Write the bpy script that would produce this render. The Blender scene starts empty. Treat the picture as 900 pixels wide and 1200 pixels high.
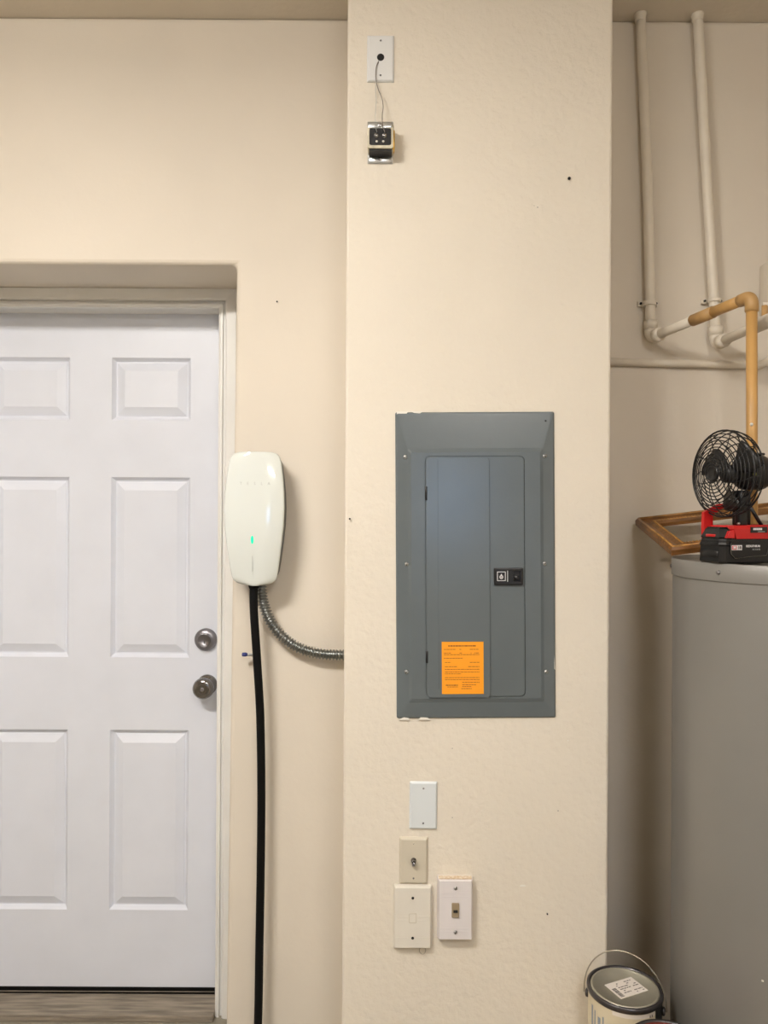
import bpy, bmesh, math, random
from mathutils import Vector, Matrix
random.seed(7)
PI = math.pi
SC = bpy.context.scene
COL = SC.collection

# ------------------------------------------------------------------ camera
F = 906.0            # focal length in pixels of the 900x1200 frame
CZ = 1.5             # camera height
ROLL = 0.0058
cam_d = bpy.data.cameras.new('camera')
cam_d.sensor_fit = 'VERTICAL'; cam_d.sensor_height = 24.0
cam_d.lens = F / 1200 * 24.0
cam_d.clip_start = 0.02
cam = bpy.data.objects.new('camera', cam_d); COL.objects.link(cam)
cam.matrix_world = Matrix.Translation((0, 0, CZ)) @ Matrix.Rotation(PI/2, 4, 'X') @ Matrix.Rotation(ROLL, 4, 'Z')
SC.camera = cam
SC.view_settings.view_transform = 'Standard'
SC.view_settings.look = 'None'
SC.view_settings.gamma = 1.0
SC.view_settings.exposure = 0.12
SC.view_settings.use_curve_mapping = False

LAMP_W = 103.0         # strength of the ceiling lamp diffusers
SKY_W = 8.0

# ------------------------------------------------------------------ world
W = bpy.data.worlds.new('daylight'); SC.world = W
W.use_nodes = True
nt = W.node_tree; nt.nodes.clear()
wo = nt.nodes.new('ShaderNodeOutputWorld'); bg = nt.nodes.new('ShaderNodeBackground')
bg.inputs['Color'].default_value = (.40, .62, 1.0, 1)      # even pale blue sky
bg.inputs['Strength'].default_value = SKY_W
nt.links.new(bg.outputs[0], wo.inputs[0])

# planes of the room
YC = 1.81            # face of the pillar
YW = 2.06            # back wall
YK = 2.28            # door casing
YD = 2.37            # door face
ZTOP = 2.815         # ceiling
XL, XR, YR = -3.3, 1.75, -3.6

def at(x, y, Y):
    dx, dy = x - 450.0, y - 600.0
    u = dx * math.cos(ROLL) + dy * math.sin(ROLL)
    v = -dx * math.sin(ROLL) + dy * math.cos(ROLL)
    return Vector((u / F * Y, Y, CZ - v / F * Y))

# ------------------------------------------------------------------ materials
def mat(name, col, rough=0.5, metal=0.0, bump=0.0, bscale=60.0, var=0.0, vscale=4.0,
        emit=None, estr=0.0, coat=0.0, spec=None, detail=4.0, stretch=None, col2=None):
    m = bpy.data.materials.new(name); m.use_nodes = True
    t = m.node_tree; b = t.nodes['Principled BSDF']
    b.inputs['Base Color'].default_value = (*col, 1)
    b.inputs['Roughness'].default_value = rough
    b.inputs['Metallic'].default_value = metal
    if spec is not None: b.inputs['Specular IOR Level'].default_value = spec
    if coat: b.inputs['Coat Weight'].default_value = coat; b.inputs['Coat Roughness'].default_value = 0.03
    if emit: b.inputs['Emission Color'].default_value = (*emit, 1); b.inputs['Emission Strength'].default_value = estr
    co = None
    if bump or var:
        tc = t.nodes.new('ShaderNodeTexCoord'); co = tc.outputs['Object']
        if stretch:
            mp = t.nodes.new('ShaderNodeMapping'); mp.inputs['Scale'].default_value = stretch
            t.links.new(co, mp.inputs[0]); co = mp.outputs[0]
    if bump:
        n = t.nodes.new('ShaderNodeTexNoise'); n.inputs['Scale'].default_value = bscale; n.inputs['Detail'].default_value = detail
        bp = t.nodes.new('ShaderNodeBump'); bp.inputs['Strength'].default_value = bump; bp.inputs['Distance'].default_value = 0.004
        t.links.new(co, n.inputs['Vector']); t.links.new(n.outputs[0], bp.inputs['Height']); t.links.new(bp.outputs[0], b.inputs['Normal'])
    if var:
        n = t.nodes.new('ShaderNodeTexNoise'); n.inputs['Scale'].default_value = vscale; n.inputs['Detail'].default_value = 6
        r = t.nodes.new('ShaderNodeValToRGB')
        r.color_ramp.elements[0].position = 0.32; r.color_ramp.elements[1].position = 0.68
        d = col2 if col2 else tuple(c * (1 - var) for c in col)
        r.color_ramp.elements[0].color = (*d, 1); r.color_ramp.elements[1].color = (*col, 1)
        t.links.new(co, n.inputs['Vector']); t.links.new(n.outputs[0], r.inputs[0]); t.links.new(r.outputs[0], b.inputs['Base Color'])
    return m

M = {}
M['wall'] = mat('cream wall paint', (.73, .66, .56), .62, bump=.25, bscale=28, var=.06, vscale=2.2)
M['stucco'] = mat('cream textured paint', (.77, .705, .60), .6, bump=.7, bscale=62, var=.05, vscale=3, detail=3)
M['ceiling'] = mat('ceiling paint', (.73, .66, .56), .8, bump=.3, bscale=60, var=.06)
M['floor'] = mat('concrete', (.30, .27, .21), .7, bump=.4, bscale=40, var=.25, vscale=9)
M['sidewall'] = mat('side wall paint', (.73, .66, .56), .7)
M['door'] = mat('white door enamel', (.74, .765, .84), .38, bump=.06, bscale=14, var=.045, vscale=7)
M['casing'] = mat('white trim paint', (.86, .85, .82), .4, bump=.12, bscale=50, var=.05, vscale=10)
M['nickel'] = mat('brushed nickel', (.26, .25, .25), .13, 1.0)
M['nickel_dark'] = mat('aged nickel', (.30, .29, .31), .36, 1.0)
M['black'] = mat('black plastic', (.007, .007, .008), .4)
M['rubber'] = mat('black rubber', (.004, .004, .004), .6, spec=.15)
M['glassface'] = mat('white glass', (.73, .765, .735), .10, coat=.6)
M['facerim'] = mat('white glass edge', (.73, .765, .735), .25)
M['shell'] = mat('charger shell', (.035, .04, .04), .45)
M['led'] = mat('green light', (.0, .7, .35), .3, emit=(.0, .85, .38), estr=.7)
M['logo'] = mat('pale grey print', (.50, .52, .50), .4)
M['conduit'] = mat('flexible metal', (.30, .31, .30), .28, 1.0)
M['panel'] = mat('grey enamel', (.125, .146, .155), .26, bump=.05, bscale=120, var=.07, vscale=9)
M['paneldoor'] = mat('grey enamel door', (.125, .146, .155), .2, bump=.04, bscale=120, var=.05, vscale=9)
M['screw'] = mat('zinc screw', (.55, .55, .55), .3, 1.0)
M['dark'] = mat('dark slot', (.01, .01, .01), .8)
M['label'] = mat('orange paper', (.95, .36, .012), .6)
M['labelink'] = mat('brown ink', (.30, .07, .01), .7)
M['plate'] = mat('white plate', (.74, .745, .74), .35)
M['plate_grey'] = mat('bluish white plate', (.68, .72, .74), .35)
M['ivory'] = mat('ivory plate', (.60, .545, .44), .4)
M['offwhite'] = mat('off white plastic', (.74, .70, .62), .4, var=.05, vscale=20)
M['lilac'] = mat('white painted plastic', (.74, .70, .70), .4, var=.04, vscale=20)
M['grime'] = mat('stained paint', (.74, .66, .54), .6, var=.5, vscale=190, col2=(.56, .40, .24))
M['brown_switch'] = mat('tan button', (.32, .25, .16), .45)
M['zinc'] = mat('zinc plated steel', (.62, .64, .65), .3, .9)
M['core'] = mat('paper wrapped coil', (.72, .66, .50), .5, var=.3, vscale=80)
M['brass'] = mat('golden lamination', (.70, .45, .10), .35, .8)
M['wire_grey'] = mat('grey wire', (.24, .21, .19), .6)
M['copper'] = mat('copper wire', (.36, .17, .12), .5, .4)
M['pipepaint'] = mat('painted pipe', (.78, .71, .60), .42, bump=.15, bscale=60, var=.07, vscale=14)
M['cpvc'] = mat('tan plastic pipe', (.62, .36, .125), .42, var=.12, vscale=14, stretch=(4, 4, .6))
M['cpvc_fit'] = mat('tan plastic fitting', (.55, .33, .13), .45, var=.15, vscale=20)
M['heater'] = mat('grey heater enamel', (.255, .245, .228), .42, metal=.15, bump=.05, bscale=16, var=.07, vscale=5)
M['heatertop'] = mat('grey heater cap', (.255, .245, .228), .45, metal=.15, var=.06, vscale=6)
M['wood'] = mat('carved brown wood', (.27, .115, .03), .36, var=.6, vscale=30, bump=.3, bscale=90, stretch=(.5, 3, 3))
M['wood_lip'] = mat('gilded brown wood', (.48, .24, .06), .34, var=.5, vscale=60)
M['red'] = mat('red plastic', (.52, .012, .012), .38, bump=.03, bscale=150)
M['black_gloss'] = mat('black moulded plastic', (.007, .007, .008), .3)
M['blade'] = mat('fan blade plastic', (.015, .015, .015), .4)
M['fanlabel'] = mat('white print', (.8, .78, .78), .5)
M['fanlabel_red'] = mat('red print', (.65, .05, .07), .5)
M['olive'] = mat('yellow green spot', (.30, .33, .06), .5)
M['sill'] = mat('weathered wood', (.33, .28, .22), .8, bump=.5, bscale=30, var=.5, vscale=14, stretch=(.6, 6, 6))
M['canlid'] = mat('tin lid', (.46, .44, .36), .40, .6, var=.15, vscale=20)
M['canrim'] = mat('tin rim', (.09, .085, .09), .3, .8)
M['canbody'] = mat('cream paper label', (.66, .58, .42), .5, var=.10, vscale=16)
M['canpatch'] = mat('blue grey paint drips', (.25, .29, .34), .6)
M['redlid'] = mat('dark red lid', (.12, .018, .012), .35)
M['paper'] = mat('white paper', (.72, .66, .60), .6)
M['ink'] = mat('grey ink', (.16, .14, .13), .7)
M['steelwire'] = mat('steel wire', (.50, .46, .38), .35, .9)
M['blue'] = mat('blue plastic', (.02, .03, .16), .4)
M['clear'] = mat('milky plastic', (.55, .55, .53), .3)
M['platform'] = mat('plywood', (.45, .32, .18), .7, var=.3, vscale=8)
M['fixture'] = mat('white sheet metal', (.8, .8, .8), .4)
M['lamp'] = mat('lit diffuser', (.9, .9, .88), .5, emit=(1.0, .95, .885), estr=LAMP_W)
M['chip'] = mat('dried white paint', (.80, .77, .70), .6)
M['asphalt'] = mat('driveway concrete', (.42, .41, .39), .9)
M['windowwhite'] = mat('white vinyl', (.8, .8, .8), .4)

pm = bpy.data.materials.new('window glass'); pm.use_nodes = True; t_ = pm.node_tree; t_.nodes.clear()
o_ = t_.nodes.new('ShaderNodeOutputMaterial'); x_ = t_.nodes.new('ShaderNodeMixShader'); a_ = t_.nodes.new('ShaderNodeBsdfTransparent'); g_ = t_.nodes.new('ShaderNodeBsdfGlossy')
g_.inputs['Roughness'].default_value = .02; x_.inputs[0].default_value = .06
t_.links.new(a_.outputs[0], x_.inputs[1]); t_.links.new(g_.outputs[0], x_.inputs[2]); t_.links.new(x_.outputs[0], o_.inputs[0])
M['pane'] = pm

# ------------------------------------------------------------------ mesh builder
class MB:
    def __init__(s): s.v = []; s.f = []; s.mi = []; s.sm = []
    def add(s, vs, fs, mi=0, smooth=False):
        o = len(s.v); s.v += [Vector(v) for v in vs]
        for f in fs:
            s.f.append([i + o for i in f]); s.mi.append(mi); s.sm.append(smooth)
        return s
    def box(s, x0, x1, y0, y1, z0, z1, mi=0):
        vs = [(x, y, z) for z in (z0, z1) for y in (y0, y1) for x in (x0, x1)]
        return s.add(vs, [(0, 2, 3, 1), (4, 5, 7, 6), (0, 1, 5, 4), (2, 6, 7, 3), (0, 4, 6, 2), (1, 3, 7, 5)], mi)
    def bbox(s, x0, x1, y0, y1, z0, z1, b=.003, seg=2, mi=0, smooth=True):
        bm = bmesh.new(); bmesh.ops.create_cube(bm, size=1)
        for v in bm.verts:
            v.co = ((x0+x1)/2 + v.co.x*(x1-x0), (y0+y1)/2 + v.co.y*(y1-y0), (z0+z1)/2 + v.co.z*(z1-z0))
        bmesh.ops.bevel(bm, geom=bm.edges[:], offset=b, segments=seg, affect='EDGES', profile=.5)
        bm.verts.index_update()
        s.add([v.co.copy() for v in bm.verts], [[v.index for v in f.verts] for f in bm.faces], mi, smooth)
        bm.free(); return s
    def loops(s, ls, mi=0, smooth=False, cap0=False, cap1=True, closed=True):
        """bridge loops of equal length"""
        n = len(ls[0]); vs = [p for l in ls for p in l]; fs = []
        for k in range(len(ls) - 1):
            for i in range(n if closed else n - 1):
                j = (i + 1) % n
                fs.append((k*n+i, k*n+j, (k+1)*n+j, (k+1)*n+i))
        if cap0: fs.append(tuple(reversed(range(n))))
        if cap1: fs.append(tuple(range((len(ls)-1)*n, len(ls)*n)))
        return s.add(vs, fs, mi, smooth)
    def lathe(s, prof, o=(0, 0, 0), axis='z', n=24, mi=0, smooth=True, cap0=True, cap1=True, flip=False):
        """prof: list of (radius, height) along axis; axis 'z','-y' (towards viewer),'x'"""
        o = Vector(o); ls = []
        for r, h in prof:
            l = []
            for i in range(n):
                a = 2*PI*i/n; c, d = r*math.cos(a), r*math.sin(a)
                if axis == 'z': p = (c, d, h)
                elif axis == '-y': p = (c, -h, d)
                else: p = (h, c, d)
                l.append(o + Vector(p))
            ls.append(l)
        return s.loops(ls, mi, smooth, cap0, cap1)
    def tube(s, pts, r, n=10, mi=0, smooth=True, caps=True, closed=False):
        pts = [Vector(p) for p in pts]; rs = r if isinstance(r, (list, tuple)) else [r]*len(pts)
        m = len(pts); ls = []; up = None
        for i, p in enumerate(pts):
            if closed: t = (pts[(i+1) % m] - pts[(i-1) % m]).normalized()
            else: t = (pts[min(i+1, m-1)] - pts[max(i-1, 0)]).normalized()
            if up is None:
                a = Vector((0, 0, 1)) if abs(t.z) < .9 else Vector((1, 0, 0))
                up = (a - t*a.dot(t)).normalized()
            else:
                up = (up - t*up.dot(t)).normalized()
            sd = t.cross(up)
            ls.append([p + (up*math.cos(2*PI*k/n) + sd*math.sin(2*PI*k/n))*rs[i] for k in range(n)])
        if closed:
            ls.append(ls[0]); return s.loops(ls, mi, smooth, False, False)
        return s.loops(ls, mi, smooth, caps, caps)
    def build(s, name, mats, parent=None, bevel=0, org=None):
        """vertices in the parent's local frame (world frame when there is no parent and no org)"""
        me = bpy.data.meshes.new(name)
        o = Vector(org) if org is not None else Vector((0, 0, 0))
        me.from_pydata([v - o for v in s.v], [], s.f)
        if not isinstance(mats, (list, tuple)): mats = [mats]
        for m_ in mats: me.materials.append(M[m_] if isinstance(m_, str) else m_)
        for p, mi, sm in zip(me.polygons, s.mi, s.sm): p.material_index = mi; p.use_smooth = sm
        bm = bmesh.new(); bm.from_mesh(me); bmesh.ops.recalc_face_normals(bm, faces=bm.faces[:]); bm.to_mesh(me); bm.free()
        ob = bpy.data.objects.new(name, me); COL.objects.link(ob)
        if org is not None: ob.location = o
        if parent: ob.parent = parent
        if bevel:
            b = ob.modifiers.new('bevel', 'BEVEL'); b.width = bevel; b.segments = 2; b.limit_method = 'ANGLE'
        return ob

def rrect(x0, x1, z0, z1, y, r=.006, n=4):
    pts = []
    for cx, cz, a0 in ((x1-r, z1-r, 0), (x0+r, z1-r, PI/2), (x0+r, z0+r, PI), (x1-r, z0+r, 3*PI/2)):
        for i in range(n+1):
            a = a0 + PI/2*i/n
            pts.append(Vector((cx + r*math.cos(a), y, cz + r*math.sin(a))))
    return pts
def tag(o, label=None, cat=None, group=None, kind=None):
    if label: o['label'] = label
    if cat: o['category'] = cat
    if group: o['group'] = group
    if kind: o['kind'] = kind
    return o
def thing(name, loc, label, cat, group=None, rot=(0, 0, 0)):
    o = bpy.data.objects.new(name, None); COL.objects.link(o)
    o.empty_display_size = .05
    o.location = loc; o.rotation_euler = rot
    return tag(o, label, cat, group)
def text(body, size, m, parent, mx, name='lettering', space=1.0, ext=.0002, bold=0):
    c = bpy.data.curves.new('t', 'FONT'); c.body = body; c.size = size; c.align_x = 'CENTER'; c.align_y = 'CENTER'
    c.space_character = space; c.extrude = ext; c.offset = bold; c.resolution_u = 2
    t = bpy.data.objects.new('t', c); COL.objects.link(t)
    bpy.context.view_layer.update()
    me = bpy.data.meshes.new_from_object(t.evaluated_get(bpy.context.evaluated_depsgraph_get()))
    bpy.data.objects.remove(t); bpy.data.curves.remove(c)
    me.transform(mx); me.name = name; me.materials.clear(); me.materials.append(M[m])
    o = bpy.data.objects.new(name, me); COL.objects.link(o); o.parent = parent
    return o
FRONT = Matrix.Rotation(PI/2, 4, 'X')      # text upright, read from -Y
def screw(parent, x, z, y, r=.0035, name='screw', m='screw', slot=True, ang=.6):
    """domed screw head on a face at local depth y, pointing to the viewer"""
    b = MB(); b.lathe([(r, 0), (r, r*.25), (r*.75, r*.6), (r*.35, r*.75)], (x, y, z), '-y', 14)
    if slot:
        c, s_ = math.cos(ang), math.sin(ang); w = r*.14; l = r*.8; h = -r*.8
        q = [(x + c*a - s_*d, y + e, z + s_*a + c*d) for e in (0, h) for a, d in ((-l, -w), (l, -w), (l, w), (-l, w))]
        b.add(q, [(4, 5, 6, 7), (0, 1, 5, 4), (1, 2, 6, 5), (2, 3, 7, 6), (3, 0, 4, 7)], 1)
    return b.build(name, [m, 'dark'], parent)

# ================================================================== SETTING
# back wall with the deep door opening
OX1t, OX1b = -.3975, -.4145           # right edge of the opening, top and bottom (slightly out of plumb)
OX0 = -1.352; OZ = CZ + 288/F*YW + .002
b = MB()
def quadslab(p, y0, y1):               # p: 4 (x,z) corners
    vs = [(x, y0, z) for x, z in p] + [(x, y1, z) for x, z in p]
    b.add(vs, [(0, 1, 2, 3), (7, 6, 5, 4), (0, 4, 5, 1), (1, 5, 6, 2), (2, 6, 7, 3), (3, 7, 4, 0)])
Y2 = YW + .34
x0, x1 = XL, XR
vs2 = [(x0, 0), (OX0, 0), (OX1b, 0), (x1, 0), (x0, OZ), (OX0, OZ), (OX1t, OZ), (x1, OZ), (x0, ZTOP), (OX0, ZTOP), (OX1t, ZTOP), (x1, ZTOP)]
qs = [(0, 1, 5, 4), (2, 3, 7, 6), (4, 5, 9, 8), (5, 6, 10, 9), (6, 7, 11, 10)]
n = len(vs2)
V = [(x, YW, z) for x, z in vs2] + [(x, Y2, z) for x, z in vs2]
FS = [q for q in qs] + [tuple(i + n for i in reversed(q)) for q in qs]
FS += [(1, 1+n, 5+n, 5), (5, 5+n, 6+n, 6), (6, 6+n, 2+n, 2), (8, 8+n, 0+n, 0), (3, 3+n, 11+n, 11), (0, n, 1+n, 1), (2, 2+n, 3+n, 3),
       (8, 9, 9+n, 8+n), (9, 10, 10+n, 9+n), (10, 11, 11+n, 10+n)]
b.add(V, FS)
wb = tag(b.build('wall_back', 'wall'), kind='structure')
bv = wb.modifiers.new('bevel', 'BEVEL'); bv.width = .012; bv.segments = 3; bv.limit_method = 'ANGLE'

pxl = at(404, 600, YC).x; pxr = at(715, 600, YC).x
pil = MB().box(pxl, pxr, YC, YW + .01, 0, ZTOP)
po = tag(pil.build('wall_pillar', 'stucco', bevel=.006), kind='structure')

tag(MB().box(XL-.1, XR+.1, YR-.1, Y2, ZTOP, ZTOP+.1).build('ceiling', 'ceiling'), kind='structure')
tag(MB().box(XL-.1, XR+.1, YR-.1, Y2+.3, -.1, 0).build('floor', 'floor'), kind='structure')
tag(MB().box(XL-.1, XL, YR-.1, Y2, 0, ZTOP).build('wall_left', 'sidewall'), kind='structure')
tag(MB().box(XR, XR+.1, YR-.1, Y2, 0, ZTOP).build('wall_right', 'sidewall'), kind='structure')
# front wall (behind the camera) with a window that lets the daylight in
GX0, GX1, GZ0, GZ = .28, .88, 1.20, 2.10
r = MB()
r.box(XL, GX0, YR-.1, YR, 0, ZTOP); r.box(GX1, XR, YR-.1, YR, 0, ZTOP); r.box(GX0, GX1, YR-.1, YR, GZ, ZTOP); r.box(GX0, GX1, YR-.1, YR, 0, GZ0)
tag(r.build('wall_front', 'sidewall'), kind='structure')
wn = tag(bpy.data.objects.new('window_front_offscreen', None), kind='structure'); COL.objects.link(wn); wn.location = (GX0, YR-.05, GZ0)
gw, gh = GX1-GX0, GZ-GZ0
for q in ((0, gw, 0, .04), (0, gw, gh-.04, gh), (0, .04, .04, gh-.04), (gw-.04, gw, .04, gh-.04), (gw/2-.015, gw/2+.015, .04, gh-.04)):
    MB().box(q[0], q[1], -.03, .03, q[2], q[3]).build('window_frame', 'windowwhite', wn)
for q in ((.04, gw/2-.015), (gw/2+.015, gw-.04)):
    MB().box(q[0], q[1], -.003, .003, .04, gh-.04).build('pane', 'pane', wn)
tag(MB().box(-30, 30, YR-40, YR-.1, -.12, -.02).build('ground', 'asphalt'), kind='structure')

# door casing (brick mould), jamb, door
CI = at(255.5, 360, YK).x                 # inner edge of the casing
CO = -.402; CZI = CZ + 239.5/F*YK; CZO = OZ - .001
def casing_profile():
    # (offset from inner edge outwards, depth towards viewer)
    return [(0, .0), (0, .030), (.006, .034), (.012, .034), (.0125, .026), (.020, .026), (.0205, .036), (.026, .040), (.053, .044), (.056, .0)]
cs = MB()
prof = casing_profile()
top = []; botl = []; right = []
L = []
xl = OX0 + .01
CIL = CI - .767                           # inner edge of the hinge side casing
for off, d in prof:
    y = YK + .044 - d
    offh = off
    L.append([Vector((CI + off, y, .0)), Vector((CI + off, y, CZI + min(offh, CZO-CZI))), Vector((CIL - off, y, CZI + min(offh, CZO-CZI))), Vector((CIL - off, y, .0))])
cs.loops([[l[k] for l in L] for k in range(4)], 0, False, True, True)
cso = tag(cs.build('trim_1', 'casing'), kind='structure')
# flat board between the casing and the masonry
tag(MB().box(CI+.05, OX1b+.02, YK+.012, YK+.05, 0, CZO).box(OX0-.01, CIL-.05, YK+.012, YK+.05, 0, CZO).build('trim_2', 'casing'), kind='structure')
# jambs
jm = MB()
jm.box(CI-.001, CI+.05, YK+.04, Y2, 0, CZI+.04)
jm.box(CIL-.05, CIL+.001, YK+.04, Y2, 0, CZI+.04)
jm.box(CIL-.05, CI+.05, YK+.04, Y2, CZI, CZI+.05)
tag(jm.build('trim_3', 'casing'), kind='structure')

DX1 = CI + .004; DX0 = CIL - .004; DZ0 = CZ - 558.5/F*YD; DZ1 = CZI + .008
dr = tag(bpy.data.objects.new('door_1', None), 'white six panel steel door with small dents and scuffs', 'door', kind='structure'); COL.objects.link(dr)
dr.location = ((DX0+DX1)/2, YD, DZ0); DO = Vector(dr.location)
def zpx(y): return CZ - (y - 600)/F*YD
def xpx(x, y): return at(x, y, YD).x
colR = (xpx(130, 640), xpx(222.5, 640)); wp = colR[1]-colR[0]
colL = (xpx(81, 640) - wp, xpx(81, 640))
rows = [(zpx(494), zpx(421)), (zpx(772), zpx(561)), (zpx(1068), zpx(857))]
xs = [DX0, colL[0], colL[1], colR[0], colR[1], DX1]
zs = [DZ0, rows[2][0], rows[2][1], rows[1][0], rows[1][1], rows[0][0], rows[0][1], DZ1]
slab = MB()
vs = [Vector((x, YD, z)) - DO for z in zs for x in xs]
fs = []
for j in range(7):
    for i in range(5):
        if i in (1, 3) and j in (1, 3, 5): continue
        fs.append((j*6+i, j*6+i+1, (j+1)*6+i+1, (j+1)*6+i))
slab.add(vs, fs)
slab.box(DX0-DO.x, DX1-DO.x, .018, .044, 0, DZ1-DO.z)
e0, e1, e2, e3 = 0, 5, 42, 47
slab.add([vs[e0], vs[e1], vs[e3], vs[e2]] + [v + Vector((0, .018, 0)) for v in (vs[e0], vs[e1], vs[e3], vs[e2])], [(0, 4, 5, 1), (1, 5, 6, 2), (2, 6, 7, 3), (3, 7, 4, 0)])
slab.build('door_leaf', 'door', dr)
for (xa, xb) in (colL, colR):
    for (za, zb) in rows:
        ls = []
        for ins, d in ((0, 0), (.004, .006), (.010, .0135), (.014, .0135), (.016, .0115), (.038, .002), (.040, .0012)):
            ls.append([Vector((x, YD + d, z)) - DO for x, z in ((xa+ins, za+ins), (xb-ins, za+ins), (xb-ins, zb-ins), (xa+ins, zb-ins))])
        MB().loops(ls, 0, False, False, True).build('panel', 'door', dr)
# hardware
p = at(239.8, 750.5, YD-.02) - DO
db = MB().lathe([(.0345, 0), (.0345, .006), (.031, .013), (.0225, .017), (.0215, .017), (.0215, .024), (.0195, .0265), (.0193, .0255)], (p.x, 0, p.z), '-y', 32).build('deadbolt', 'nickel_dark', dr)
MB().box(p.x-.0012, p.x+.0012, -.0262, -.0250, p.z-.010, p.z-.002).build('keyhole', 'dark', db)
p = at(239, 806, YD-.045) - DO
kn = MB().lathe([(.031, 0), (.031, .004), (.027, .009), (.014, .012), (.0125, .028), (.019, .036), (.0285, .044), (.032, .052), (.031, .060), (.026, .066), (.016, .069), (.014, .0685), (.008, .069)], (p.x, 0, p.z), '-y', 32).build('door_knob', 'nickel', dr)
MB().lathe([(.006, .066), (.006, .0705), (.004, .071)], (p.x, 0, p.z), '-y', 16).build('lock_button', 'nickel_dark', kn)
# sweep under the leaf
MB().box(DX0-DO.x, DX1-DO.x, -.004, .03, -.0185, .001).build('door_sweep', 'rubber', dr)
MB().tube([(DX0-DO.x, -.006, -.0105), (DX1-DO.x, -.006, -.009)], .0014, 8).build('sweep_strip', 'sill', dr)
tag(MB().box(CIL, CI, YK-.015, Y2+.1, 0, .021).build('trim_4', 'sill', bevel=.003), kind='structure')

# ================================================================== BREAKER PANEL
P0, P1 = at(465, 482.5, YC), at(649, 841.5, YC)
pc = Vector(((P0.x+P1.x)/2, YC, (P0.z+P1.z)/2)); PW = (P1.x-P0.x)/2; PH = (P0.z-P1.z)/2
S = YC/F
pn = thing('breaker_panel', pc, 'grey metal electrical breaker panel with orange notice, set in the pillar', 'breaker panel', rot=(0, -.0108, 0))
def plx(x): return (x - 557)*S
def plz(y): return (662 - y)*S
T = .014
ls = [rrect(-PW, PW, -PH, PH, 0, .004), rrect(-PW, PW, -PH, PH, -.002, .004), rrect(-PW+.004, PW-.004, -PH+.004, PH-.004, -.006, .004), rrect(-PW+.028, PW-.028, -PH+.038, PH-.085, -.0105, .004),
      rrect(-PW+.036, PW-.036, -PH+.048, PH-.095, -T, .004)]
DXa, DXb, DZa, DZb = plx(498), plx(614), plz(815), plz(534.5)
ls.append(rrect(DXa, DXb, DZa, DZb, -T, .012))
ls.append(rrect(DXa, DXb, DZa, DZb, -T+.004, .012))
MB().loops(ls, 0, False, False, True).build('cover', 'panel', pn)
# door in two levels with the crease line
XC_ = plx(573)
dl = MB()
g = .0012
ls = [rrect(DXa+g, DXb-g, DZa+g, DZb-g, -T+.0038, .0115), rrect(DXa+g, DXb-g, DZa+g, DZb-g, -T-.0002, .0115), rrect(DXa+g+.001, DXb-g-.001, DZa+g+.001, DZb-g-.001, -T-.001, .011)]
dl.loops(ls, 0, False, False, True)
door = dl.build('panel_door', 'paneldoor', pn)
dl = MB().loops([rrect(DXa+.003, XC_, DZa-.001, DZb-.004, -T-.0008, .009), rrect(DXa+.003, XC_, DZa-.001, DZb-.004, -T-.003, .009), rrect(DXa+.004, XC_-.001, DZa, DZb-.005, -T-.0036, .008)], 0, False, False, True)
dl.build('raised_field', 'paneldoor', door)
MB().tube([(plx(513), -T-.0036, DZa+.02), (plx(513), -T-.0036, DZb-.01)], .0004, 6).build('crease', 'paneldoor', door)
for yy, ha in ((578, 8), (768, 7)):
    h = MB().bbox(plx(498), plx(500.6), -T-.005, -T, plz(yy+ha), plz(yy-ha), .0008, 1)
    h.build('hinge', 'black', pn)
# latch
la = MB().loops([rrect(plx(577.5), plx(611), plz(685), plz(665), -T-.0008, .002), rrect(plx(577.5), plx(611), plz(685), plz(665), -T-.006, .002), rrect(plx(579), plx(609.5), plz(683.5), plz(666.5), -T-.007, .002),
     rrect(plx(599.5), plx(608), plz(681), plz(668.5), -T-.0068, .001), rrect(plx(600), plx(607.5), plz(680.5), plz(669), -T-.002, .001)], 0, False, False, True).build('latch', 'black', pn)
MB().bbox(plx(601), plx(606.5), -T-.005, -T-.002, plz(679.5), plz(674), .0008, 1).build('latch_tab', 'black_gloss', la)
lg = MB(); yl = -T-.0073
a0, a1, c0, c1 = plx(581), plx(590.8), plz(680), plz(669.2)
w_ = .0014
lg.box(a0, a1, yl, yl+.0006, c0, c0+w_); lg.box(a0, a1, yl, yl+.0006, c1-w_, c1); lg.box(a0, a0+w_, yl, yl+.0006, c0, c1); lg.box(a1-w_, a1, yl, yl+.0006, c0, c1)
cx, cz = (a0+a1)/2, (c0+c1)/2
lg.tube([(cx+.0034*math.cos(t*PI/8), yl+.0003, cz-.0018+.0034*math.sin(t*PI/8)) for t in range(16)], .0011, 6, closed=True)
lg.lathe([(.0013, 0), (.0013, .0006)], (cx, yl+.0005, cz-.0018), '-y', 10); lg.lathe([(.0016, 0), (.0016, .0006)], (cx, yl+.0005, cz+.0040), '-y', 10)
lg.build('emblem', 'fanlabel', la)
MB().box(plx(592.6), plx(593.6), yl, yl+.0006, plz(681), plz(668)).build('printed_line', 'logo', la)
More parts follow.
